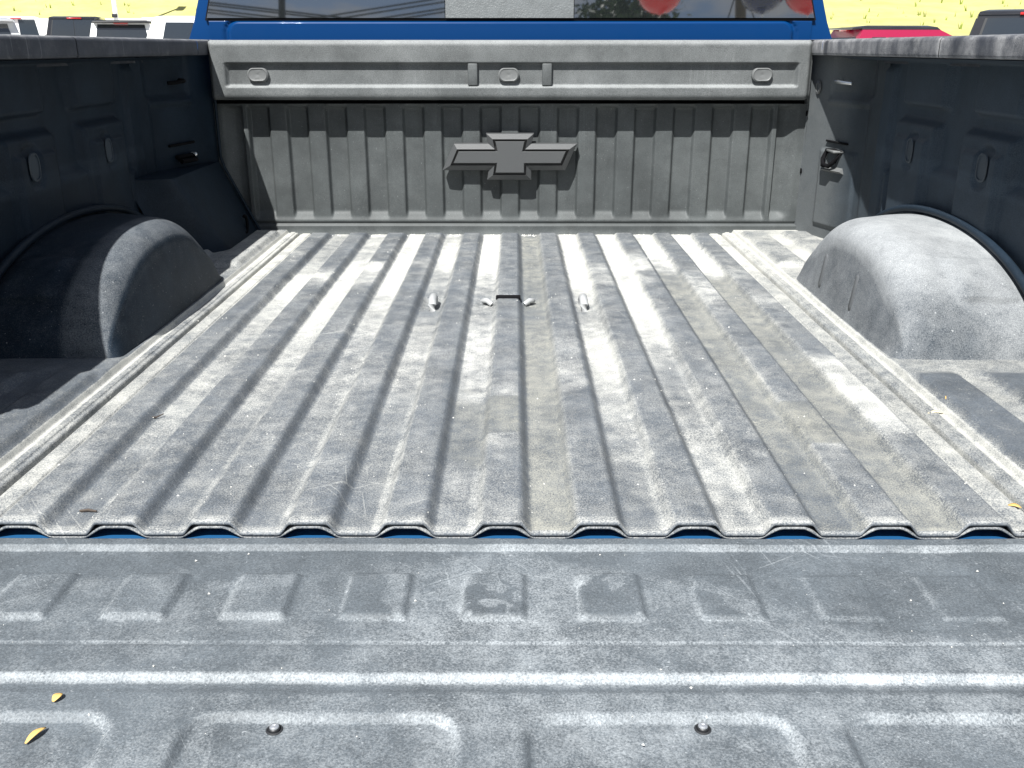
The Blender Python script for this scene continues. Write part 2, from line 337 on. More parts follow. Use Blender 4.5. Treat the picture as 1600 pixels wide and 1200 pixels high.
dust_shade = np.where((X < -.64), 0.06 + 0.35 * ss(1.1, 1.25, Y), dust_shade)  # left margin darkened in colour where the rail's shade falls
dust_shade = dust_shade * (0.62 + 0.76 * vnoise(X, Y, 14, 51, 4)) + 0.10 * (vnoise(X, Y, 40, 61, 3) - 0.5)
dust_shade = dust_shade + 0.30 * np.exp(-((Y - 0.008) / 0.005) ** 2)                            # highlight of the rounded rear edge, painted as a pale band
pts = np.stack([X, Y, Z], -1)
fl = grid('bed_floor_liner', pts, M['floor'], T, attrs={'dust_shade': np.clip(dust_shade, 0, 1), 'olive': olive}); fl['label'] = 'dusty ribbed black floor liner of the truck bed'
def prof_z(xx):
    kk = np.clip(np.round(xx / P_), -5, 5); return 0.0135 * rib_h(xx - kk * P_)
# rear edge of the liner: rolled lip, then the second layer below it
xe = np.linspace(-0.75, 0.75, 700); ze = prof_z(xe)
lip = np.stack([np.stack([xe, np.full_like(xe, y_), ze + z_], -1) for y_, z_ in ((0.007, 0.0003), (0.0036, 0.0002), (0.0018, -0.0008), (0.0010, -0.0024), (0.0016, -0.0042), (0.02, -0.0044))], 1)
grid('liner_edge', lip, M['floor'], T, attrs={'dust_shade': np.tile(np.array([.3, .4, .12, .0, .0, .0]), (len(xe), 1)), 'olive': np.zeros(lip.shape[:2])})  # pale top rows paint the highlight of the rolled edge
ze2 = 0.0128 * rib_h(xe - np.clip(np.round(xe / P_), -5, 5) * P_, 0.010, 0.039)
lip2 = np.stack([np.stack([xe, np.full_like(xe, y_), ze2 * s_ + z_], -1) for y_, z_, s_ in ((0.03, -0.0056, 1), (0.0032, -0.0056, 1), (0.0020, -0.0070, 1), (0.0028, -0.0088, 1), (0.05, -0.0090, 1))], 1)
grid('liner_underlayer', lip2, M['floor'], T, attrs={'dust_shade': np.tile(np.array([.1, .18, .2, .1, .0]), (len(xe), 1)), 'olive': np.zeros(lip2.shape[:2])})
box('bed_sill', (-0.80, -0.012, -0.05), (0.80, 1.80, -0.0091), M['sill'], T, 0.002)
# ---- chain anchors and hitch socket in the floor
for px_ in (-0.156, 0.156):
    a = tube('chain_anchor', [(px_, 0.945, -0.006), (px_, 0.947, 0.007), (px_, 0.956, 0.013), (px_, 0.985, 0.014), (px_, 0.997, 0.009), (px_, 1.000, -0.006)], 0.0088, M['anchor'], T, 12)
    a['label'] = 'bright steel chain loop in the bed floor'
h = box('hitch_socket', (-0.022, 0.986, -0.010), (0.022, 0.997, 0.006), M['anchor'], T, 0.003); h['label'] = 'steel hitch socket in the middle of the bed floor'
box('hitch_slot', (-0.026, 0.998, 0.004), (0.026, 1.012, 0.0125), M['void'], T, 0.002)
for s in (-1, 1):
    tube('hitch_clip', [(s * 0.034, 0.975, 0.001), (s * 0.044, 0.980, 0.008), (s * 0.052, 0.990, 0.005), (s * 0.047, 1.0, 0.001)], 0.0055, M['anchor'], T, 8)

# ---- bulkhead (front wall of the bed)
xs = np.linspace(-0.83, 0.83, 760); zs = np.linspace(-0.004, 0.360, 110)
X, Zz = np.meshgrid(xs, zs, indexing='ij')
u = X - np.round(X / P_) * P_
strip = 1 - ss(0.0215, 0.0305, np.abs(u))
strip = np.where(np.abs(X) > 0.74, np.maximum(strip * 0, ss(0.76, 0.80, np.abs(X))), strip)
chan = (1 - strip) * ss(0.048 - 0.010, 0.066, Zz) * (1 - ss(0.345, 0.358, Zz))
d = -0.017 * chan + 0.006 * (1 - ss(0.027, 0.030, Zz)) - 0.005 * win(Zz, 0.030, 0.033, 0.0025)
low = (1 - chan) * strip * win(Zz, 0.04, 0.065, 0.01)
d = d - 0.004 * strip * ss(0.036, 0.052, Zz) * (np.abs(X) < 0.72)
Yb = 1.762 - d + (vnoise(X, Zz, 4, 71) - .5) * 0.003
dst = np.clip(0.05 + 0.30 * (vnoise(X, Zz, 6, 81) - 0.55) + 0.25 * np.exp(-((Zz - 0.0) / 0.012) ** 2) + 0.06 * (1 - strip) * win(Zz, .045, .06, .012), 0, 1)
b_ = grid('bulkhead', np.stack([X, Yb, Zz], -1), M['bulk'], T, flip=True, attrs={'dust_shade': dst, 'olive': np.zeros_like(dst)}); b_['label'] = 'pleated grey black front wall of the bed'
box('gap_shade_strip', (-0.845, 1.785, 0.33), (0.845, 1.80, 0.40), M['void'], T)  # near-black strip stands for the deep shade in the gap
# ---- header panel above it
prof = [(1.80, 0.372), (1.735, 0.372)]
for a in np.linspace(0, 1, 8): prof.append((1.715 + 0.016 * math.cos(math.pi * (.5 + .5 * a)) , 0.388 - 0.016 * math.sin(math.pi * (.5 + .5 * a)) if a < 1 else 0.388))
for z_ in np.linspace(0.392, 0.506, 60): prof.append((1.699 + (z_ - 0.388) * 0.03, z_))
for a in np.linspace(0, 1, 8): prof.append((1.7185 - 0.016 * math.cos(math.pi * .5 * a), 0.508 + 0.016 * math.sin(math.pi * .5 * a)))
prof += [(1.80, 0.5245), (1.86, 0.5235), (1.862, 0.48)]
prof = np.array(prof); xs = np.linspace(-0.802, 0.806, 420)
X = np.repeat(xs[:, None], len(prof), 1); Yh = np.repeat(prof[None, :, 0], len(xs), 0); Zh = np.repeat(prof[None, :, 1], len(xs), 0)
ins = (Yh < 1.715)
rec = win(X, -0.752, 0.760, 0.006) * win(Zh, 0.410, 0.464, 0.004) * ins
Yh = Yh + 0.015 * rec + 0.02 * ss(0.79, 0.806, np.abs(X)) * ins
dst = np.clip(0.10 + 0.3 * (vnoise(X, Zh, 7, 91) - .5) + 0.30 * ss(0.510, 0.520, Zh) + 0.35 * win(Zh, .405, .411, .004) * win(X, -.752, .76, .01) * ins, 0, 1)
hp = grid('header_panel', np.stack([X, Yh, Zh], -1), M['head'], T, attrs={'dust_shade': dst, 'olive': np.zeros_like(dst)}); hp['label'] = 'grey header panel above the bulkhead with a long recess'
for x_ in (-0.099, 0.099): box('divider', (x_ - 0.013, 1.7015, 0.409), (x_ + 0.013, 1.7165, 0.466), M['head'], hp, 0.003)
for x_ in (-0.672, -0.003, 0.672):
    rings = []
    for sc_, dy in ((1.0, 0.0), (1.0, 0.008), (0.86, 0.0115), (0.80, 0.0105), (0.74, 0.0100), (0.45, 0.0105), (0.1, 0.0085)):
        ring = []
        for q in range(28):
            a = 2 * math.pi * q / 28; cx = 0.0115 if math.cos(a) > 0 else -0.0115
            ring.append((x_ + (cx + 0.0165 * math.cos(a)) * sc_, 1.7145 - dy * 1.1, 0.437 + 0.0175 * math.sin(a) * sc_))
        rings.append(ring)
    loft('fastener', rings, M['fast'], hp, auto=30)

# ---- bowtie emblem on the bulkhead
def inset(poly, d_):
    n = len(poly); outp = []
    for i in range(n):
        p0, p1, p2 = (Vector(poly[(i - 1) % n]), Vector(poly[i]), Vector(poly[(i + 1) % n]))
        e1 = (p1 - p0).normalized(); e2 = (p2 - p1).normalized(); n1 = Vector((e1.y, -e1.x)); n2 = Vector((e2.y, -e2.x))
        a = p1 + n1 * d_; bq = p1 + n2 * d_
        cr_ = e1.x * e2.y - e1.y * e2.x
        t = ((bq - a).x * e2.y - (bq - a).y * e2.x) / cr_
        outp.append(tuple(a + e1 * t))
    return outp
BT = [(-0.066, 0.062), (0.066, 0.062), (0.060, 0.035), (0.186, 0.035), (0.154, -0.038), (0.060, -0.038), (0.060, -0.064), (-0.064, -0.064), (-0.060, -0.038), (-0.188, -0.038), (-0.155, 0.035), (-0.060, 0.035)]
ec = (0.0, 0.221)
def ering(poly, dep): return [(ec[0] + p[0], 1.748 - dep, ec[1] + p[1]) for p in poly]
p1 = inset(BT, 0.0145); p2 = inset(BT, 0.0205); p3 = inset(BT, 0.0218)
emb = loft('emblem', [ering(BT, -0.014), ering(BT, 0.008), ering(inset(BT, 0.0012), 0.0105), ering(p1, 0.022)], M['emblem'], T, smooth=False, cap=False)
emb['label'] = 'black bowtie emblem with bevelled border on the bulkhead'
loft('emblem_groove', [ering(p1, 0.0219), ering(p1, 0.008), ering(p2, 0.0078)], M['blackgroove'], emb, smooth=False, cap=False)
loft('emblem_face', [ering(p2, 0.0075), ering(p2, 0.0200), ering(p3, 0.0215)], M['emblem'], emb, smooth=False)

# ---- side walls with their embossed pockets, rails, pillars, wheel housings
def side(s):
    nm = 'left' if s < 0 else 'right'
    ys = np.linspace(-0.02, 1.56, 300); zs = np.linspace(-0.02, 0.4845, 120)
    Yg, Zg = np.meshgrid(ys, zs, indexing='ij'); d = np.zeros_like(Yg)
    for y0, y1 in ((1.11, 1.305), (0.795, 0.960), (0.47, 0.64), (0.15, 0.31)):
        d = np.maximum(d, 0.018 * win(Yg, y0, y1, 0.022 * (1 + 0.6 * ss(.38, .46, Zg))) * ss(0.380, 0.390, Zg))           # upper pads
    for i, (y0, y1, zt) in enumerate(((1.125, 1.320, 0.340), (0.800, 0.980, 0.340), (0.475, 0.655, 0.340), (0.15, 0.33, 0.340))):
        bx_ = win(Yg, y0, y1, 0.020) * (1 - ss(zt, zt + 0.022, Zg))
        d = np.maximum(d, 0.029 * bx_ * (0.70 + 0.30 * win(Yg, y0 + .02, y1 - .02, .012) * (1 - ss(zt - .03, zt - .018, Zg))))
    d = np.maximum(d, 0.015 * win(Yg, -0.02, 1.34, 0.02) * (1 - ss(0.250, 0.275, Zg)) )                                      # lower ledge
    d = np.maximum(d, 0.012 * win(Yg, 1.40, 1.46, 0.016) * (1 - ss(.45, .48, Zg)))                                           # vertical ridge
    d = d + 0.010 * win(Yg, 1.345, 1.385, 0.008) * (1 - ss(0.222, 0.228, Zg))
    d = np.maximum(d, 0.098 * ss(0.473, 0.484, Zg))
    for hy, hz, ry, rz in ((1.213, 0.290, 0.017, 0.027), (0.873, 0.293, 0.020, 0.027), (0.553, 0.293, 0.020, 0.027), (.24, .293, .02, .027)):
        e = ((np.abs(Yg - hy) / (ry * 1.45)) ** 4 + (np.abs(Zg - hz) / (rz * 1.45)) ** 4)
        d = d - 0.006 * (1 - ss(0.80, 1.15, e))
    d = d + (vnoise(Yg, Zg, 5, 101 + s) - .5) * 0.003
    Xg = s * (0.915 - d)
    dst = np.clip((0.26 if s > 0 else 0.02) + 0.04 * (vnoise(Yg, Zg, 6, 111 + s) - .5) + 0.10 * win(Zg, .25, .275, .01), 0, 1)  # right wall paler, left wall darker: their difference in shade is painted in
    w = grid('side_wall', np.stack([Xg, Yg, Zg], -1), M['wall'], T, flip=(s > 0), attrs={'dust_shade': dst, 'olive': np.zeros_like(dst)})
    w['label'] = 'dark embossed %s side wall of the bed' % nm
    for hy, hz, ry, rz in ((1.213, 0.290, 0.017, 0.027), (0.873, 0.293, 0.020, 0.027), (0.553, 0.293, 0.020, 0.027)):
        xf = 0.915 - 0.0295
        rings = []
        for sc_, dx in ((1.0, 0.006), (0.95, 0.004), (0.84, 0.004), (0.80, 0.008), (0.05, 0.0085)):
            rings.append([(s * (xf + dx - 0.003), hy + ry * sc_ * np.sign(math.cos(a)) * abs(math.cos(a)) ** .7, hz + rz * sc_ * np.sign(math.sin(a)) * abs(math.sin(a)) ** .7) for a in np.linspace(0, 2 * math.pi, 24, endpoint=False)])
        loft('pocket_plug', rings, M['plug'], w, auto=30)
    # front pillar, slightly turned inwards
    P0 = np.array([s * 0.812, 1.775]); P1 = np.array([s * 0.915, 1.44])
    us = np.linspace(0, 1, 70); zs = np.linspace(-0.004, 0.50, 110); U_, Zg = np.meshgrid(us, zs, indexing='ij')
    dd = 0.006 * win(U_, 0.30, 0.72, 0.02) * win(Zg, 0.05, 0.245, 0.004) * (s > 0) + 0.008 * win(U_, .34, .80, .03) * (1 - ss(.375, .385, Zg)) * (ss(.36, .37, Zg))
    dd = dd + 0.006 * ss(0.385, 0.395, Zg) * win(U_, .36, .85, .04) * -1 + 0.008 * ss(.80, .86, U_)
    nrm = np.array([P1[1] - P0[1], -(P1[0] - P0[0])]); nrm = nrm / np.linalg.norm(nrm) * (1 if s > 0 else -1)
    Xp = P0[0] + (P1[0] - P0[0]) * U_ + nrm[0] * dd; Yp = P0[1] + (P1[1] - P0[1]) * U_ + nrm[1] * dd
    dst = np.clip((0.50 if s > 0 else 0.0) * (1 - .85 * ss(.35, .75, U_)) + 0.15 * (vnoise(U_ * .3, Zg, 6, 121 + s) - .5), 0, 1)  # paints the sunlit inner part paler and the shaded outer part darker
    pm = M['pillar'] if s > 0 else M['wall']  # shaded left pillar takes the darker side liner
    pil = grid('corner_pillar', np.stack([Xp, Yp, Zg], -1), pm, T, flip=(s < 0), attrs={'dust_shade': dst, 'olive': np.zeros_like(dst)})
    pil['label'] = '%s front corner pillar of the bed liner' % nm
    def pp(u_, z_, o_=0.0): return Vector((P0[0] + (P1[0] - P0[0]) * u_ + nrm[0] * o_, P0[1] + (P1[1] - P0[1]) * u_ + nrm[1] * o_, z_))
    if s > 0:
        box_pts = [(0.44, 0.266), (0.44, 0.262)]
        tube('tie_down_slot', [pp(.36, .272, .0045), pp(.62, .270, .0045)], 0.0028, M['void'], pil, 8)
        v = [pp(.36, .208, .006), pp(.60, .208, .006), pp(.62, .200, .020), pp(.38, .200, .020), pp(.36, .193, .006), pp(.62, .193, .006)]
        build('tie_down_shelf', v, [(0, 1, 2, 3), (3, 2, 5, 4), (0, 3, 4), (1, 5, 2)], M['fast'], pil)
        ring = [pp(.40 + .0, .248, .010), pp(.40, .226, .020), pp(.43, .212, .026), pp(.50, .211, .026), pp(.545, .224, .02), pp(.575, .248, .010)]
        tube('tie_down_ring', ring + [pp(.49, .250, .010)], 0.0062, M['void'], pil, 10, closed=True)
        box('tie_down_tab', tuple(pp(.50, .246, .006) - Vector((.018, .03, 0))), tuple(pp(.50, .246, .006) + Vector((.012, .03, .006))), M['fast'], pil, .002)
        disc_lathe('drain_hole', pp(.17, .405, .001), '-x', [(.018, -.001), (.018, .003), (.012, .0035), (.010, .0005)], M['fast'], pil, 18)
        for zz_ in (0.335, 0.18): disc_lathe('clip_hole', pp(.05, zz_, .001), '-x', [(.007, -.001), (.007, .0015), (.005, .0016)], M['void'], pil, 12)
    else:
        tube('tie_down_slot', [pp(.36, .268, .0045), pp(.66, .266, .0045)], 0.0035, M['void'], pil, 8)
        tube('tie_down_ring', [pp(.42, .236, .010), pp(.42, .226, .022), pp(.60, .226, .022), pp(.60, .236, .010)], 0.006, M['void'], pil, 8, closed=True)
        disc_lathe('tie_down_stud', pp(.41, .238, .006), 'x', [(.0055, 0), (.0055, .012), (.003, .015)], M['steel'], pil, 12)
    tube('upper_hook', [pp(.44, .425, .002), pp(.47, .424, .022), pp(.56, .422, .026), pp(.62, .420, .012)], [.006, .0055, .005, .005], M['steel'] if s > 0 else M['void'], pil, 8)
    # rail cap in three lengths
    for y0, y1, lab in ((-0.01, 0.927, None), (0.930, 1.628, None), (1.631, 1.80, None)):
        pr_ = [(0.8000, 0.492), (0.8000, 0.516), (0.8015, 0.5205), (0.806, 0.5235), (0.815, 0.525), (0.90, 0.527), (0.965, 0.524), (0.980, 0.517), (0.984, 0.505), (0.984, 0.47), (0.90, 0.47), (0.90, 0.486), (0.806, 0.486), (0.8015, 0.4875)]
        ysr = np.linspace(y0, y1, max(8, int((y1 - y0) / 0.012)))
        ring = np.array([[(s * x_, y_, z_) for x_, z_ in pr_ + pr_[:1]] for y_ in ysr])
        nzr = vnoise(ysr * 30, ysr * 0, 1, 131, 3)[:, None] * (1 if s > 0 else 0.25)
        zr = ring[:, :, 2]; inner = np.abs(ring[:, :, 0]) < 0.803
        dst = np.clip(np.where(inner, 0.10 + 0.75 * (nzr - 0.42) + 0.25 * (zr < 0.489) * (s > 0), 0.25 * (zr > .515)), 0, 1)
        if s > 0: dst = dst + np.where(inner & ((np.arange(len(ysr)) < 1) | (np.arange(len(ysr)) > len(ysr) - 2))[:, None], .5, 0)
        rc = grid('rail_cap', ring, M['rail'], T, flip=(s < 0), attrs={'dust_shade': np.clip(dst, 0, 1), 'olive': dst * 0}, sharp=50)
    # wheel housing
    nA, nX = 120, 30
    th_ = np.linspace(math.pi, 0, nA); Yc = 0.868
    cs, sn = np.cos(th_), np.sin(th_)
    def arch_(x):
        g = float(ss(0.66, 0.90, np.array(x))); yc = 0.868 + 0.12 * g; ar = np.where(cs < 0, 0.306 + 0.122 * g, 0.300 + 0.13 * g)
        nx_ = 2.25 - 0.2 * g
        return yc, yc + np.sign(cs) * ar * np.abs(cs) ** (2 / nx_), (0.192 - 0.016 * g) * sn ** (2 / nx_)
    rows = []; duv = []
    for q in range(14):                                                            # over the top from the wall to the fillet
        xq = 0.905 + (0.735 - 0.905) * q / 13; rows.append((xq, 0.0, 1.0))
    for q in range(1, 12):
        a = math.pi / 2 * q / 11; rows.append((0.735 - 0.075 * math.sin(a), 1 - math.cos(a), 1.0))
    fillet_end = len(rows)
    for q in range(1, 12): rows.append((0.660 - 0.018 * q / 11, 1.0, 1 - q / 11))
    G = np.zeros((len(rows), nA, 3)); topm = np.zeros((len(rows), nA))
    for i, (xq, sc_, zs_) in enumerate(rows):
        Yc, Ya, Za = arch_(xq)
        scv = 1 - 0.25 * sc_ * ss(0.0, 0.75, sn)
        yy = Yc + (Ya - Yc) * scv; zz_ = Za * scv * zs_
        emb_ = win(np.array(xq), 0.768, 0.866, 0.008) * win(th_, 2.16, 2.53, 0.022)
        yy = yy - 0.010 * emb_; zz_ = zz_ + 0.005 * emb_
        skirt = np.exp(-zz_ / 0.006) * 0.014 * np.where(cs < 0, -1, 1)
        if i < fillet_end: yy = yy + skirt
        G[i, :, 0] = s * xq; G[i, :, 1] = yy; G[i, :, 2] = np.maximum(zz_, -0.004) - 0.003
        topm[i] = sn * (i < fillet_end)
    sc2 = vnoise(G[:, :, 0], G[:, :, 1], 7, 141 + s)
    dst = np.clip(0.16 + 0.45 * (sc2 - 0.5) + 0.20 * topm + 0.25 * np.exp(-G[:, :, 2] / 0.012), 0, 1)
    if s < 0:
        dst *= 0.08; dst[13:22] += 0.15; dst[25:] = 0  # left housing: shade painted dark, sunlit shoulder strip painted paler
    else: dst = dst + 0.12 + 0.10 * topm  # right housing painted paler to imitate the sun on it
    hs = grid('wheel_housing', G, M['house'], T, flip=(s > 0), attrs={'dust_shade': dst, 'olive': np.zeros_like(dst)}); hs['label'] = 'rounded %s wheel housing of the bed' % nm
    if s > 0:
        for y_ in (0.985, 0.800):
            rings = []
            for z_, w_, t_ in ((0.105, .002, -.001), (0.100, .008, .000), (0.07, .009, .0015), (0.045, .009, .003), (0.038, .007, .002), (0.035, .002, .000)):
                xi = 0.645 + 0.014 * z_ / 0.18
                rings.append([(xi + .004, y_ - w_, z_), (xi - t_, y_ - w_ * .5, z_), (xi - t_, y_ + w_ * .5, z_), (xi + .004, y_ + w_, z_)])
            loft('housing_rib', rings, M['hrib'], hs, auto=60)
    # trim ring where the housing meets the wall
    Yc, Ya, Za = arch_(.885)
    arch = [(s * 0.884, Yc + (Ya[i] - Yc) * 1.05, Za[i] * 1.05) for i in range(2, nA - 2)]
    tube('housing_flange', arch, 0.008, M['wall'], hs, 8)
    return w
side(-1); side(1)
# ---- lower left corner box (filler neck cover) with its round latch
def cb(y, z): return -0.716 - 0.104 * ss(0, 0.205, np.array(z)) - 0.012 * z
ys = np.linspace(1.34, 1.775, 60); zs = np.linspace(0.0, 0.205, 40); Yg, Zg = np.meshgrid(ys, zs, indexing='ij')
Xg = -0.716 - 0.100 * (Zg / 0.205) ** 0.9 - 0.10 * (1 - ss(1.34, 1.50 - 0.11 * (Zg / .205), Yg))
dst = np.full_like(Xg, .04)
cbx = grid('filler_cover', np.stack([Xg, Yg, Zg], -1), M['wall'], T, attrs={'dust_shade': dst, 'olive': dst * 0}); cbx['label'] = 'sloping dark cover in the left front corner of the bed'  # darker side liner carries the shade of this corner
top = np.stack([np.stack([np.array([Xg[i, -1] * (1 - q) + -0.905 * q for q in np.linspace(0, 1, 4)]), np.full(4, ys[i]), np.full(4, 0.205) + np.array([0, .003, .003, .003])], -1) for i in range(60)], 0)
grid('filler_cover_top', top, M['wall'], cbx, flip=True, attrs={'dust_shade': np.zeros(top.shape[:2]), 'olive': np.zeros(top.shape[:2])})
tube('cover_latch', [(-0.731 - .001, 1.665 + 0.020 * math.cos(a), 0.045 + 0.024 * math.sin(a)) for a in np.linspace(-2.0, 1.9, 16)], 0.0042, M['void'], cbx, 8)
tube('corner_trim', [(-0.806, 1.752, 0.48), (-0.808, 1.752, 0.22), (-0.80, 1.752, 0.19), (-0.712, 1.752, 0.004)], 0.004, M['wall'], T, 8)
tube('corner_trim', [(0.823, 1.756, 0.36), (0.826, 1.756, 0.03)], 0.006, M['bulk'], T, 8)

# ---- tailgate, folded down
xs = np.linspace(-0.78, 0.78, 520); ys = np.concatenate([np.linspace(-0.535, -0.03, 210), np.linspace(-0.029, -0.0012, 40)])
X, Y = np.meshgrid(xs, ys, indexing='ij')
Z = np.full_like(X, -0.0105)
Z = Z + 0.0058 * ss(-0.022, -0.015, Y) - 0.005 * ss(-0.0026, -0.0012, Y)
kk = np.round((X + 0.006) / 0.1155); uu = X + 0.006 - kk * 0.1155
fade = np.interp(kk, [-7, 1, 2, 3, 7], [1, 1, .75, .4, .3])
pad = win(uu, -0.027, 0.027, 0.006) * win(Y, -0.145, -0.075, 0.007)
Z = Z + 0.0050 * pad * fade
Z = Z - 0.0016 * np.exp(-((Y + 0.188 + (vnoise(X, Y * 0, 3, 151) - .5) * .004) / 0.0016) ** 2)
Z = Z - 0.0055 * (1 - ss(-0.2375, -0.231, Y)) + 0.0015 * (1 - ss(-.252, -.245, Y))
recs = ((-0.62, -0.318), (-0.250, -0.036), (0.028, 0.236), (0.286, 0.60)); rec = np.zeros_like(X)
for a, b in recs:
    rr = 0.022                                                   # rounded corners
    qx = np.maximum(np.maximum(a + rr - X, X - (b - rr)), 0); qy = np.maximum(np.maximum(-0.49 + rr - Y, Y - (-0.284 - rr)), 0)
    dist = np.sqrt(qx ** 2 + qy ** 2) - rr; rec = np.maximum(rec, 1 - ss(-0.0005, 0.007, dist))
Z = Z - 0.0055 * rec + (vnoise(X, Y, 5, 161) - .5) * 0.0035
gx, gy = np.gradient(Z, xs, ys)
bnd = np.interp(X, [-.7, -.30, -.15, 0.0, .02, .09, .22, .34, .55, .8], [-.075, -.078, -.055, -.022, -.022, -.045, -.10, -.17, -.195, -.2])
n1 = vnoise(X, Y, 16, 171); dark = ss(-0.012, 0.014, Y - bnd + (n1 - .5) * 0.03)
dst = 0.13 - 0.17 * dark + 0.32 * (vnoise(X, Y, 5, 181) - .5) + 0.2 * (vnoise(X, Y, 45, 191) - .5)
dst = dst + np.clip(gy * 0.45, 0, 0.14) * (.4 + 1.2 * n1) + np.clip(gx * 0.45, 0, 0.16) * (.4 + 1.2 * n1)          # edges scuffed by loads sliding in from the rear
dst = dst - 0.15 * np.clip(-gx * 2, 0, 1)
dst = dst + 0.36 * np.exp(-((Y + 0.2335) / 0.0035) ** 2) * (0.5 + vnoise(X, Y, 12, 201)) + 0.10 * np.exp(-((Y + 0.020) / 0.004) ** 2)
dst = dst - 0.20 * np.exp(-((Y + 0.247) / 0.006) ** 2)
dk = pad * (kk >= -1) * (kk <= 2) * (n1 > .36) * ((uu * (1.5 - kk) + Y + .11 + .2 * (n1 - .5)) < .02); dst = dst - 0.34 * dk
tg = grid('tailgate_liner', np.stack([X, Y, Z], -1), M['gate'], T, attrs={'dust_shade': np.clip(dst, 0, 1), 'olive': 0.3 * vnoise(X, Y, 4, 211)})
tg['label'] = 'scuffed grey tailgate liner with raised pads and recessed panels'
box('tailgate_shell', (-0.80, -0.545, -0.075), (0.80, -0.010, -0.026), M['blue'], T, 0.012, 3)
for x_, y_ in ((-0.182, -0.292), (0.168, -0.290), (-0.50, -0.292), (0.50, -0.29)):
    sc = disc_lathe('screw', (x_, y_, -0.0208), 'z', [(0.0070, 0), (0.0070, 0.0010), (0.0056, 0.0016), (0.0052, 0.0008), (0.0048, 0.0008), (0.0046, 0.0030), (0.0034, 0.0042), (0.0008, 0.0045)], M['black'], tg, 20)
    disc_lathe('screw_head', (x_, y_, -0.0160), 'z', [(0.0040, -0.0015), (0.0038, 0.0000), (0.0028, 0.0006), (0.0012, 0.0007), (0.0010, 0.0001)], M['steel'], sc, 14)

# ---- bed outside: body sides, tail lamps, bumper, wheels
def wheel(c, r, w, parent, sgn):
    e = disc_lathe('wheel', c, 'x' if sgn > 0 else '-x', [(r * .62, -w / 2), (r * .93, -w / 2), (r, -w * .38), (r, w * .38), (r * .93, w / 2), (r * .64, w / 2), (r * .60, w * .40)], M['rubber'], parent, 40)
    disc_lathe('rim', c, 'x' if sgn > 0 else '-x', [(r * .62, w * .30), (r * .62, w * .47), (r * .57, w * .47), (r * .52, w * .28), (r * .2, w * .32), (r * .12, w * .40), (r * .02, w * .42)], M['alloy'], e, 28)
    return e
def arch_side(name, x, thick, y0, y1, z0, z1, wc, wr, m, parent):
    """body side with a round wheel opening"""
    out_ = [(y0, z0), (y0, z1), (y1, z1), (y1, z0)]
    a = math.asin((z0 - GZ - 0.40) / wr) if z0 - GZ < .4 + wr else 0
    arcp = [(wc + wr * math.cos(t), GZ + 0.40 + wr * math.sin(t)) for t in np.linspace(a, math.pi - a, 20)]
    poly = out_ + [(arcp[-1][0], z0)][:0] + arcp[::-1][::-1]
    v = [(x, p[0], p[1]) for p in poly] + [(x - math.copysign(thick, x), p[0], p[1]) for p in poly]; n = len(poly)
    f = [tuple(range(n)), tuple(range(n, 2 * n))] + [(i, (i + 1) % n, n + (i + 1) % n, n + i) for i in range(n)]
    return build(name, v, f, m, parent)
for s in (-1, 1):
    arch_side('bed_side', s * 0.982, 0.035, 0.0, 1.86, -0.42, 0.468, 0.87, 0.46, M['blue'], T)
    box('tail_lamp', (s * 0.962 - 0.03, -0.016, 0.10), (s * 0.962 + 0.03, 0.06, 0.42), M['redlamp'], T, 0.01)
    box('corner_post', (s * 0.87 - 0.06, -0.002, -0.10), (s * 0.87 + 0.06, 0.05, 0.466), M['blue'], T, 0.01)
    for y_ in (0.87, 4.55): wheel((s * 0.86, y_, GZ + 0.40), 0.40, 0.27, T, s)
box('rear_bumper', (-0.96, -0.17, -0.42), (0.96, 0.0, -0.22), M['steel'], T, 0.03, 3)
box('frame_rail', (-0.50, 0.1, -0.40), (0.50, 4.9, -0.20), M['black'], T, 0.02)

# ---- cab
cab = loft('cab', [[(-0.96, 1.955, -0.45), (0.96, 1.955, -0.45), (0.97, 3.95, -0.45), (-0.97, 3.95, -0.45)],
                   [(-0.975, 1.945, 0.0), (0.975, 1.945, 0.0), (0.985, 3.95, 0.0), (-0.985, 3.95, 0.0)],
                   [(-0.935, 1.948, 0.500), (0.935, 1.948, 0.500), (0.955, 3.75, 0.50), (-0.955, 3.75, 0.50)],
                   [(-0.905, 1.951, 0.575), (0.905, 1.951, 0.575), (0.93, 3.65, 0.57), (-0.93, 3.65, 0.57)],
                   [(-0.80, 2.010, 0.970), (0.80, 2.010, 0.970), (0.78, 3.10, 0.99), (-0.78, 3.10, 0.99)],
                   [(-0.70, 2.10, 1.015), (0.70, 2.10, 1.015), (0.70, 3.0, 1.03), (-0.70, 3.0, 1.03)]], M['blue'], T, smooth=True, auto=25)
def back_y(z): return 1.951 + (z - 0.575) * (0.059 / 0.395)
# raised panel below the rear window
xs = np.linspace(-0.86, 0.86, 320); zs = np.linspace(0.40, 0.583, 70); X, Zg = np.meshgrid(xs, zs, indexing='ij')
rr = 0.03; qx = np.maximum(np.abs(X) - (0.805 - rr), 0); qz = np.maximum(Zg - (0.5745 - rr), 0); dist = np.sqrt(qx ** 2 + qz ** 2) - rr
pan = 1 - ss(-0.004, 0.004, dist)
Yp = 1.942 - 0.008 * pan + 0.006 * win(dist, 0.004, 0.010, 0.004) + 0.012 * ss(.576, .583, Zg) + (vnoise(X, Zg, 3, 221) - .5) * 0.004
bp_ = grid('cab_back_panel', np.stack([X, Yp, Zg], -1), M['blue'], T, flip=True); bp_['label'] = 'glossy blue panel under the rear window'
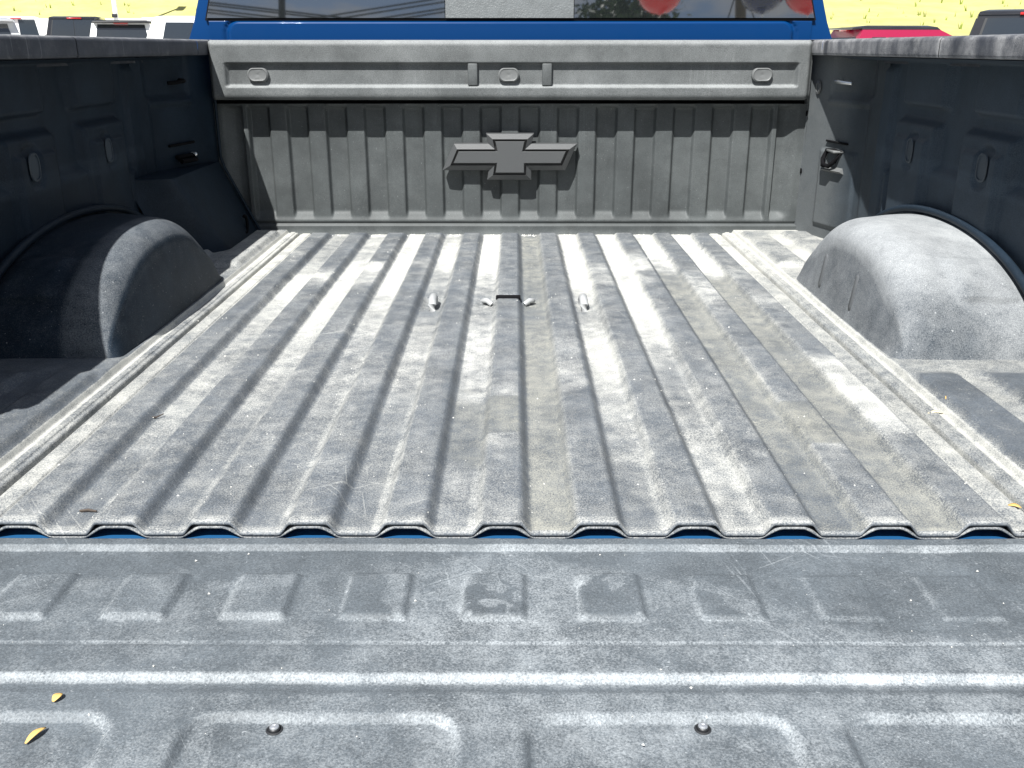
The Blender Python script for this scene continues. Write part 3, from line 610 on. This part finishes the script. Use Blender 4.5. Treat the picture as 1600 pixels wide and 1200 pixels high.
# rear window: seal, two fixed panes, middle sliding pane
def quad(name, x0, x1, z0, z1, off, m, parent, th=0.006):
    v = []
    for o_ in (off, off + th):
        for x_, z_ in ((x0, z0), (x1, z0), (x1, z1), (x0, z1)):
            tp = (z_ - 0.585) * 0.24 * (1 if abs(x_) > 0.7 else 0)
            v.append((x_ - math.copysign(tp, x_), back_y(z_) - o_, z_))
    return build(name, v, [(0, 1, 2, 3), (4, 5, 6, 7), (0, 1, 5, 4), (1, 2, 6, 5), (2, 3, 7, 6), (3, 0, 4, 7)], m, parent)
rw = quad('rear_window', -0.872, 0.872, 0.578, 0.945, 0.002, M['void'], cab, 0.008); rw['label'] = 'dark rear window of the cab'
quad('pane', -0.864, -0.186, 0.5845, 0.935, 0.0112, M['glass'], rw, 0.003)
quad('pane', 0.182, 0.864, 0.5845, 0.935, 0.0112, M['glass'], rw, 0.003)
quad('sliding_pane', -0.184, 0.180, 0.5845, 0.935, 0.0135, M['paneg'], rw, 0.004)
for s in (-1, 1):
    v = [(s * 0.962, 2.15, 0.56), (s * 0.952, 3.55, 0.56), (s * 0.80, 3.02, 0.945), (s * 0.822, 2.15, 0.945)]
    build('side_window', v + [(p[0] - s * .01, p[1], p[2]) for p in v], [(0, 1, 2, 3), (4, 5, 6, 7), (0, 1, 5, 4), (1, 2, 6, 5), (2, 3, 7, 6), (3, 0, 4, 7)], M['carglass'], cab)
    box('door_mirror', (s * 1.10 - .08, 3.35, 0.52), (s * 1.10 + .08, 3.45, 0.76), M['blue'], T, 0.03, 3)
    box('mirror_arm', (s * 0.99 - .06, 3.39, 0.56), (s * 0.99 + .06, 3.44, 0.60), M['black'], T, 0.01)
loft('hood', [[(-0.97, 3.94, -0.40), (0.97, 3.94, -0.40), (0.97, 3.94, 0.40), (0.88, 3.94, 0.46), (-0.88, 3.94, 0.46), (-0.97, 3.94, 0.40)],
              [(-0.96, 5.2, -0.35), (0.96, 5.2, -0.35), (0.95, 5.2, 0.34), (0.85, 5.2, 0.40), (-0.85, 5.2, 0.40), (-0.95, 5.2, 0.34)],
              [(-0.88, 5.4, -0.30), (0.88, 5.4, -0.30), (0.86, 5.4, 0.22), (0.80, 5.38, 0.32), (-0.80, 5.38, 0.32), (-0.86, 5.4, 0.22)]], M['blue'], T, auto=30)

# ---------------------------------------------------------------- bits lying in the bed
def leaf(name, loc, L, w, rz, m, label, tilt=0.15):
    n = 7; v = []; f = []
    for i in range(n):
        t = i / (n - 1); ww = w * math.sin(math.pi * (0.08 + 0.86 * t)); zc = 0.0012 + 0.12 * L * math.sin(math.pi * t) + tilt * L * t * 0.2
        x_ = (t - .5) * L
        v += [(x_, -ww, zc + ww * .25), (x_, 0, zc), (x_, ww, zc + ww * .25)]
    for i in range(n - 1):
        for q in range(2): f.append((i * 3 + q, i * 3 + q + 1, i * 3 + q + 4, i * 3 + q + 3))
    o = build(name, v, f, m, None, True); o.location = loc; o.rotation_euler = (0, 0, rz)
    md = o.modifiers.new('thickness', 'SOLIDIFY'); md.thickness = 0.0006
    return tag(o, label, 'leaf')
leaf('dry_leaf', (-0.372, -0.262, -0.0135), 0.011, 0.0036, 1.3, M['straw'], 'orange dry leaf on tailgate liner, the upper of two at left')
leaf('dry_leaf', (-0.372, -0.302, -0.0190), 0.020, 0.0028, 1.15, M['straw'], 'orange dry leaf on tailgate liner, the lower of two at left')
leaf('dry_leaf', (0.652, 0.375, 0.018), 0.012, 0.0042, .6, M['straw'], 'orange dry leaf on ribbed floor right of the bed, behind wheel housing')
leaf('dry_leaf', (0.625, 0.350, 0.0035), 0.022, 0.004, -.1, M['pale'], 'pale flat leaf beside the orange leaf behind right wheel housing')
leaf('dry_leaf', (0.595, 0.062, 0.001), 0.015, 0.0038, -.5, M['straw'], 'orange leaf at the rear right corner of the ribbed floor')
leaf('dry_leaf', (-0.318, 1.715, 0.002), 0.020, 0.006, .4, M['straw'], 'orange dry leaf at the foot of the bulkhead, left of centre')
tw = tube('twig', [(-0.520, 0.325, 0.0025), (-0.511, 0.333, 0.004), (-0.503, 0.336, 0.003), (-0.496, 0.347, 0.004)], [.0012, .0014, .0012, .0007], M['twig'], None, 6)
tag(tw, 'small dark twig lying on the dusty floor at left', 'twig')
tw = tube('twig', [(-0.487, 0.048, 0.0022), (-0.478, 0.049, 0.003), (-0.467, 0.047, 0.0024)], [.0014, .0018, .001], M['twig'], None, 6)
tag(tw, 'short black twig near the rear edge of the floor at left', 'twig')
# loose grit: white crumbs
gv = []; gf = []
def crumb(x, y, z, r):
    b = len(gv); a0 = random.uniform(0, 6.28)
    gv.extend([(x + r * math.cos(a0 + q * 2.09) * random.uniform(.6, 1.2), y + r * math.sin(a0 + q * 2.09) * random.uniform(.6, 1.2), z - r * .3) for q in range(3)] + [(x, y, z + r * random.uniform(.5, 1))])
    gf.extend([(b, b + 1, b + 3), (b + 1, b + 2, b + 3), (b + 2, b, b + 3)])
for i in range(380):
    x = random.uniform(-.63, .66); y = 1.72 * random.random() ** 1.0; crumb(x, y, 0.0005 + float(prof_z(np.array(x))) * (y < 1.71), random.choice([.0007, .0009, .0012, .0012, .0018]))
for i in range(60):
    x = random.uniform(-.5, .5); y = random.uniform(-.42, -.012); crumb(x, y, -0.0095 if y > -.23 else -.0155, random.choice([.0006, .0008, .0011, .0016]))
for i in range(130):
    crumb(random.choice([round(random.uniform(-5, 5)) + .5]) * P_ + random.gauss(0, .012), random.gauss(1.735, .006), 0.001, random.choice([.002, .003, .004]))
tag(build('loose_grit', gv, gf, M['grit']), 'loose white grit scattered over the bed floor and tailgate', 'grit', kind='stuff')

# ---------------------------------------------------------------- vehicles parked behind
def vehicle(name, loc, rz, kind, paint, label, group, roof=None, glass='carglass'):
    """local frame: rear at y = 0, nose at +y, wheels on z = 0; everything turned by rz about the root"""
    E = empty(name, (0, 0, 0), label, 'car' if kind != 'pickup' else 'pickup truck', group)
    K = dict(pickup=dict(L=5.6, W=2.0, H=1.93, zb=1.22, zh=1.18, gb=(2.0, 4.15), gt=(2.12, 3.35), bed=1.95),
             suv=dict(L=4.9, W=1.95, H=1.85, zb=1.08, zh=1.05, gb=(0.10, 3.75), gt=(0.42, 2.85), bed=0),
             van=dict(L=5.4, W=2.0, H=2.15, zb=1.20, zh=1.12, gb=(0.06, 4.6), gt=(0.16, 3.75), bed=0),
             hatch=dict(L=4.3, W=1.8, H=1.68, zb=1.08, zh=1.02, gb=(0.12, 3.25), gt=(0.40, 1.95), bed=0))[kind]
    L_, W_, H_, zb, zh = K['L'], K['W'] / 2, K['H'], K['zb'], K['zh']; g0, g1 = K['gb']; t0, t1 = K['gt']
    mb = M[paint]; st = []
    prof_ = [(0.0, 0.55, zb - .12, .90), (0.08, 0.38, zb - .03, .97), (0.5, 0.30, zb, 1.0), (g0 + .6, 0.28, zb, 1.0), (g1 - .4, 0.28, zb, 1.0), (g1, .28, zh + .02, 1.0), (L_ - .5, .28, zh - .10, .97), (L_ - .12, .32, zh - .24, .92), (L_, .42, zh - .36, .84)]
    for y_, zl, zt, ww in prof_:
        w = W_ * ww; st.append([(-w * .94, y_, zl), (-w, y_, zl + .22), (-w, y_, zt - .16), (-w * .955, y_, zt - .03), (-w * .90, y_, zt), (w * .90, y_, zt), (w * .955, y_, zt - .03), (w, y_, zt - .16), (w, y_, zl + .22), (w * .94, y_, zl)])
    body = loft('body', st, mb, E, auto=32)
    wb = W_ * .93; wt = W_ * .74; rt = M[roof] if roof else mb
    cabn = loft('cabin', [[(-wb, g0, zb - .06), (wb, g0, zb - .06), (wb, g1, zb - .06), (-wb, g1, zb - .06)],
                   [(-wt * 1.02, t0, H_ - .07), (wt * 1.02, t0, H_ - .07), (wt * 1.02, t1, H_ - .07), (-wt * 1.02, t1, H_ - .07)]], mb, E, smooth=False)
    rf = loft('roof', [[(-wt * 1.03, t0 - .02, H_ - .075), (wt * 1.03, t0 - .02, H_ - .075), (wt * 1.03, t1 + .02, H_ - .075), (-wt * 1.03, t1 + .02, H_ - .075)],
                   [(-wt, t0 + .02, H_ - .03), (wt, t0 + .02, H_ - .03), (wt, t1 - .04, H_ - .03), (-wt, t1 - .04, H_ - .03)],
                   [(-wt * .85, t0 + .14, H_), (wt * .85, t0 + .14, H_), (wt * .85, t1 - .2, H_), (-wt * .85, t1 - .2, H_)]], rt, E, auto=50)
    gl = M[glass]
    def pane(nm, c4, nrm, m=gl, par=cabn):
        c4 = [Vector(c) for c in c4]; nrm = Vector(nrm).normalized(); v = [c + nrm * .012 for c in c4] + [c - nrm * .02 for c in c4]
        return build(nm, v, [(0, 1, 2, 3), (4, 5, 6, 7), (0, 1, 5, 4), (1, 2, 6, 5), (2, 3, 7, 6), (3, 0, 4, 7)], m, par)
    zl_, zu = zb + .03, H_ - (.22 if kind == 'hatch' else .12)
    def lerp_y(a, b, z): return a + (b - a) * (z - (zb - .06)) / (H_ - .07 - zb + .06)
    def lerp_w(z): return lerp_y(wb, wt * 1.02, z)
    def face(y_a, y_b, fx0, fx1, sg):
        return [(lerp_w(zl_) * fx0, lerp_y(y_a, y_b, zl_), zl_), (lerp_w(zl_) * fx1, lerp_y(y_a, y_b, zl_), zl_), (lerp_w(zu) * fx1, lerp_y(y_a, y_b, zu), zu), (lerp_w(zu) * fx0, lerp_y(y_a, y_b, zu), zu)]
    if kind == 'pickup':
        pane('rear_window', face(g0, t0, -.86, .86, -1), (0, -1, .15), M['black'])
        for a, b in ((-.82, -.04), (-.02, .82)):
            pane('rear_pane', [Vector(q) + Vector((0, -.012, 0)) for q in face(g0, t0, a, b, -1)], (0, -1, .15))
        box('brake_lamp', (-.22, t0 - .05, H_ - .085), (.22, t0 - .0, H_ - .045), M['redlamp'], E, .01)
    else:
        for a, b in (((-.80, .80),) if kind != 'van' else ((-.80, -.08), (.08, .80))): pane('rear_window', face(g0, t0, a, b, -1), (0, -1, .3))
        box('brake_lamp', (-.18, t0 - .10, H_ - .10), (.18, t0 - .02, H_ - .06), M['redlamp'], E, .01)
        if kind in ('suv', 'hatch'): box('spoiler', (-wt * .98, t0 - .20, H_ - .075), (wt * .98, t0 + .10, H_ - .035), rt, E, .015)
    pane('windscreen', face(g1, t1, -.84, .84, 1), (0, 1, .6))
    for s in (-1, 1):
        f0, f1 = (.10, .90); cuts = {'pickup': (.10, .50, .52, .90), 'suv': (.10, .30, .33, .60, .63, .93), 'van': (.72, .95), 'hatch': (.13, .27, .30, .60, .63, .93)}[kind]
        for a, b in zip(cuts[::2], cuts[1::2]):
            q = []
            for fr, z_ in ((a, zl_), (b, zl_), (b, zu), (a, zu)):
                y_ = lerp_y(g0, t0, z_) + (lerp_y(g1, t1, z_) - lerp_y(g0, t0, z_)) * fr
                q.append((s * lerp_w(z_), y_, z_))
            pane('side_window', q, (s, 0, .3))
        box('tail_lamp', (s * W_ * .86 - .09, -.02, zb - .42), (s * W_ * .86 + .09, .10, zb - .10), M['redlamp'], E, .02)
        box('headlamp', (s * W_ * .72 - .16, L_ - .14, zh - .48), (s * W_ * .72 + .16, L_ - .01, zh - .32), M['clearlamp'], E, .02)
        box('door_mirror', (s * (W_ + .10) - .10, g1 - .75, zb), (s * (W_ + .10) + .10, g1 - .62, zb + .17), mb, E, .03)
        for y_ in (.95, L_ - .95): wheel((s * (W_ - .12), y_, .36), .36, .22, E, s)
        if roof == 'black': tube('roof_rail', [(s * wt * .9, t0 + .1, H_ - .02), (s * wt * .9, t0 + .2, H_ + .035), (s * wt * .9, t1 - .3, H_ + .035), (s * wt * .9, t1 - .15, H_ - .02)], .018, M['black'], E, 8)
    box('bumper', (-W_ * .93, -.09, .38), (W_ * .93, .06, .60), M['black'], E, .03)
    if kind == 'pickup':
        box('bed_opening', (-W_ * .80, .12, zb - .10), (W_ * .80, K['bed'] - .08, zb + .012), M['void'], E, .01)
    E.location = loc; E.rotation_euler = (0, 0, rz)
    return E
def gz(x, y): return float(ground_z(np.array(x), np.array(y))[0])
def park(name, x, y, rz, *a, dz=0.0, **k): return vehicle(name, (x, y, gz(x, y) + dz), rz, *a, **k)
G_ = 'vehicles parked behind the truck'
park('parked_pickup', -13.55, 29.0, R(14), 'pickup', 'blackcar', 'black pickup seen from behind, left of the white car with roof rails', G_, roof='blackcar', dz=.10)
park('parked_suv', -10.55, 25.8, R(17), 'suv', 'white', 'white sport utility car with dark roof rails beside the black pickup', G_, roof='black')
park('parked_van', -18.2, 35.6, R(26), 'van', 'white', 'white van with a dark blue rear window left of the black pickup', G_)
park('parked_suv', -10.5, 18.5, R(30), 'suv', 'silver', 'silver sport utility car at the far left edge above the rail', G_)
park('parked_suv', -7.35, 18.5, R(-78), 'suv', 'white', 'white sport utility car side on, close beside the left of the cab', G_)
park('parked_hatchback', 6.25, 19.0, R(-84), 'hatch', 'crimson', 'crimson crossover with a black roof side on above the right rail', G_, roof='blackcar')
park('parked_pickup', 6.55, 11.4, R(-24), 'pickup', 'blackcar', 'black pickup seen from behind at the far right edge', G_)
# ---------------------------------------------------------------- lot lamp post
lp = empty('lamp_post', (-16.6, 40.8, gz(-16.6, 40.8)), 'white lamp post on a concrete foot above the parked vehicles at left', 'lamp post')
b0 = lp.location
disc_lathe('foot', b0, 'z', [(.22, -.3), (.22, .15), (.19, .20), (.02, .20)], M['concrete'], lp, 20)
disc_lathe('pole', b0, 'z', [(.13, .15), (.13, .62), (.10, .64), (.07, 7.0), (.02, 7.02)], M['white'], lp, 16)
box('lamp_head', (b0.x - .18, b0.y - .75, b0.z + 6.9), (b0.x + .18, b0.y + .05, b0.z + 7.05), M['white'], lp, .04)
box('cover_plate', (b0.x - .10, b0.y - .19, b0.z + .80), (b0.x + .10, b0.y - .07, b0.z + .95), M['black'], lp, .02)

# ---------------------------------------------------------------- behind the camera, mirrored in the rear window
def balloon(x, y, z, r_, m, label, string_to):
    prof_ = [(0.012, -1.22 * r_), (0.03, -1.16 * r_)] + [(r_ * math.sin(a) * (1 - .10 * math.cos(a) * -1 if a > 1.57 else 1), -r_ * 1.1 * math.cos(math.pi - a)) for a in np.linspace(math.pi - .12, 0.05, 16)]
    prof_ = [(0.012, -1.2 * r_)] + [(r_ * math.sin(a) ** .9, -1.12 * r_ * math.cos(a)) for a in np.linspace(0.12, math.pi - .04, 16)]
    E = empty('balloon', (x, y, z), label, 'balloon', 'balloons over the lot')
    disc_lathe('envelope', (x, y, z), 'z', prof_, m, E, 24)
    tube('string', [(x, y, z - 1.2 * r_), (x + .03, y, (z + string_to) / 2), (x, y, string_to)], .006, M['white'], E, 5)
red_b = mat('red_latex', (0.55, 0.012, 0.01), rough=0.25, coat=.5); navy_b = mat('navy_latex', (0.012, 0.016, 0.06), rough=0.25, coat=.5)
balloon(1.80, -7.1, 4.02, 0.30, red_b, 'red balloon mirrored in the rear window, left of the navy one', GZ)
balloon(3.06, -7.1, 4.03, 0.30, navy_b, 'navy balloon mirrored near the right end of rear window', GZ)
balloon(3.62, -7.1, 4.02, 0.30, red_b, 'red balloon mirrored at the right end of the rear window', GZ)
wood = mat('pole_wood', (0.10, 0.075, 0.05), rough=0.85, bump=.4, bscale=40)
up = empty('utility_pole', (4.9, -16.0, GZ), 'wooden utility pole with wires behind the viewer', 'utility pole')
disc_lathe('post', (4.9, -16.0, GZ), 'z', [(.16, -.5), (.15, 3), (.11, 9.4), (.01, 9.42)], wood, up, 14)
box('crossarm', (3.8, -16.08, GZ + 8.6), (6.0, -15.9, GZ + 8.75), wood, up, .02)
for dx in (-1.0, -.4, .5, 1.0): tube('wire', [(4.9 + dx, -16, GZ + 8.8), (-4 + dx, -16.5, GZ + 7.6), (-14 + dx, -17, GZ + 8.9), (-34, -18, GZ + 8.8)], .02, M['black'], up, 5)
for dx in (-2.6, 2.6): tube('guy_wire', [(4.9, -16, GZ + 8.4), (4.9 + dx, -15.5, GZ)], .015, M['black'], up, 5)
lp2 = empty('lamp_post', (-5.05, -16.0, GZ), 'dark slim lamp post behind the viewer, mirrored left in the rear window', 'lamp post')
disc_lathe('pole', (-5.05, -16, GZ), 'z', [(.09, 0), (.075, 8.5), (.02, 8.52)], M['black'], lp2, 12)
box('lamp_head', (-5.25, -16.1, GZ + 8.4), (-4.3, -15.9, GZ + 8.55), M['black'], lp2, .03)
# broad tree
te = empty('shade_tree', (2.2, -14.5, GZ), 'dark leafy tree behind the viewer, mirrored right of the middle pane', 'tree')
tube('trunk', [(2.2, -14.5, GZ - .2), (2.25, -14.5, 1.6), (2.15, -14.6, 3.4), (2.3, -14.5, 5.0)], [.26, .20, .15, .06], wood, te, 10)
for i in range(7):
    a = i * 2.4; tube('limb', [(2.18, -14.55, 2.0 + .35 * i), (2.2 + .7 * math.cos(a), -14.5 + .7 * math.sin(a), 2.8 + .38 * i), (2.2 + 1.25 * math.cos(a), -14.5 + 1.25 * math.sin(a), 3.3 + .4 * i)], [.09, .06, .02], wood, te, 7)
lv = []; lf_ = []
for c in range(60):
    a = random.uniform(0, 6.28); rr_ = 1.25 * random.random() ** .5; cz = random.uniform(2.2, 6.4); rr_ *= 1 - .5 * max(0, (cz - 4.5) / 2); cc = Vector((2.2 + rr_ * math.cos(a), -14.5 + rr_ * math.sin(a), cz))
    for q in range(110):
        p = cc + Vector((random.gauss(0, .24), random.gauss(0, .24), random.gauss(0, .2))); d1 = Vector((random.gauss(0, 1), random.gauss(0, 1), random.gauss(0, .6))).normalized(); d2 = d1.cross(Vector((random.gauss(0, 1), random.gauss(0, 1), random.gauss(0, 1)))).normalized()
        L2 = random.uniform(.07, .12); b = len(lv); lv += [p - d1 * L2, p + d2 * L2 * .45, p + d1 * L2, p - d2 * L2 * .45]; lf_.append((b, b + 1, b + 2, b + 3))
build('crown', lv, lf_, mat('leaf_green', (0.03, 0.055, 0.018), rough=0.6), te)
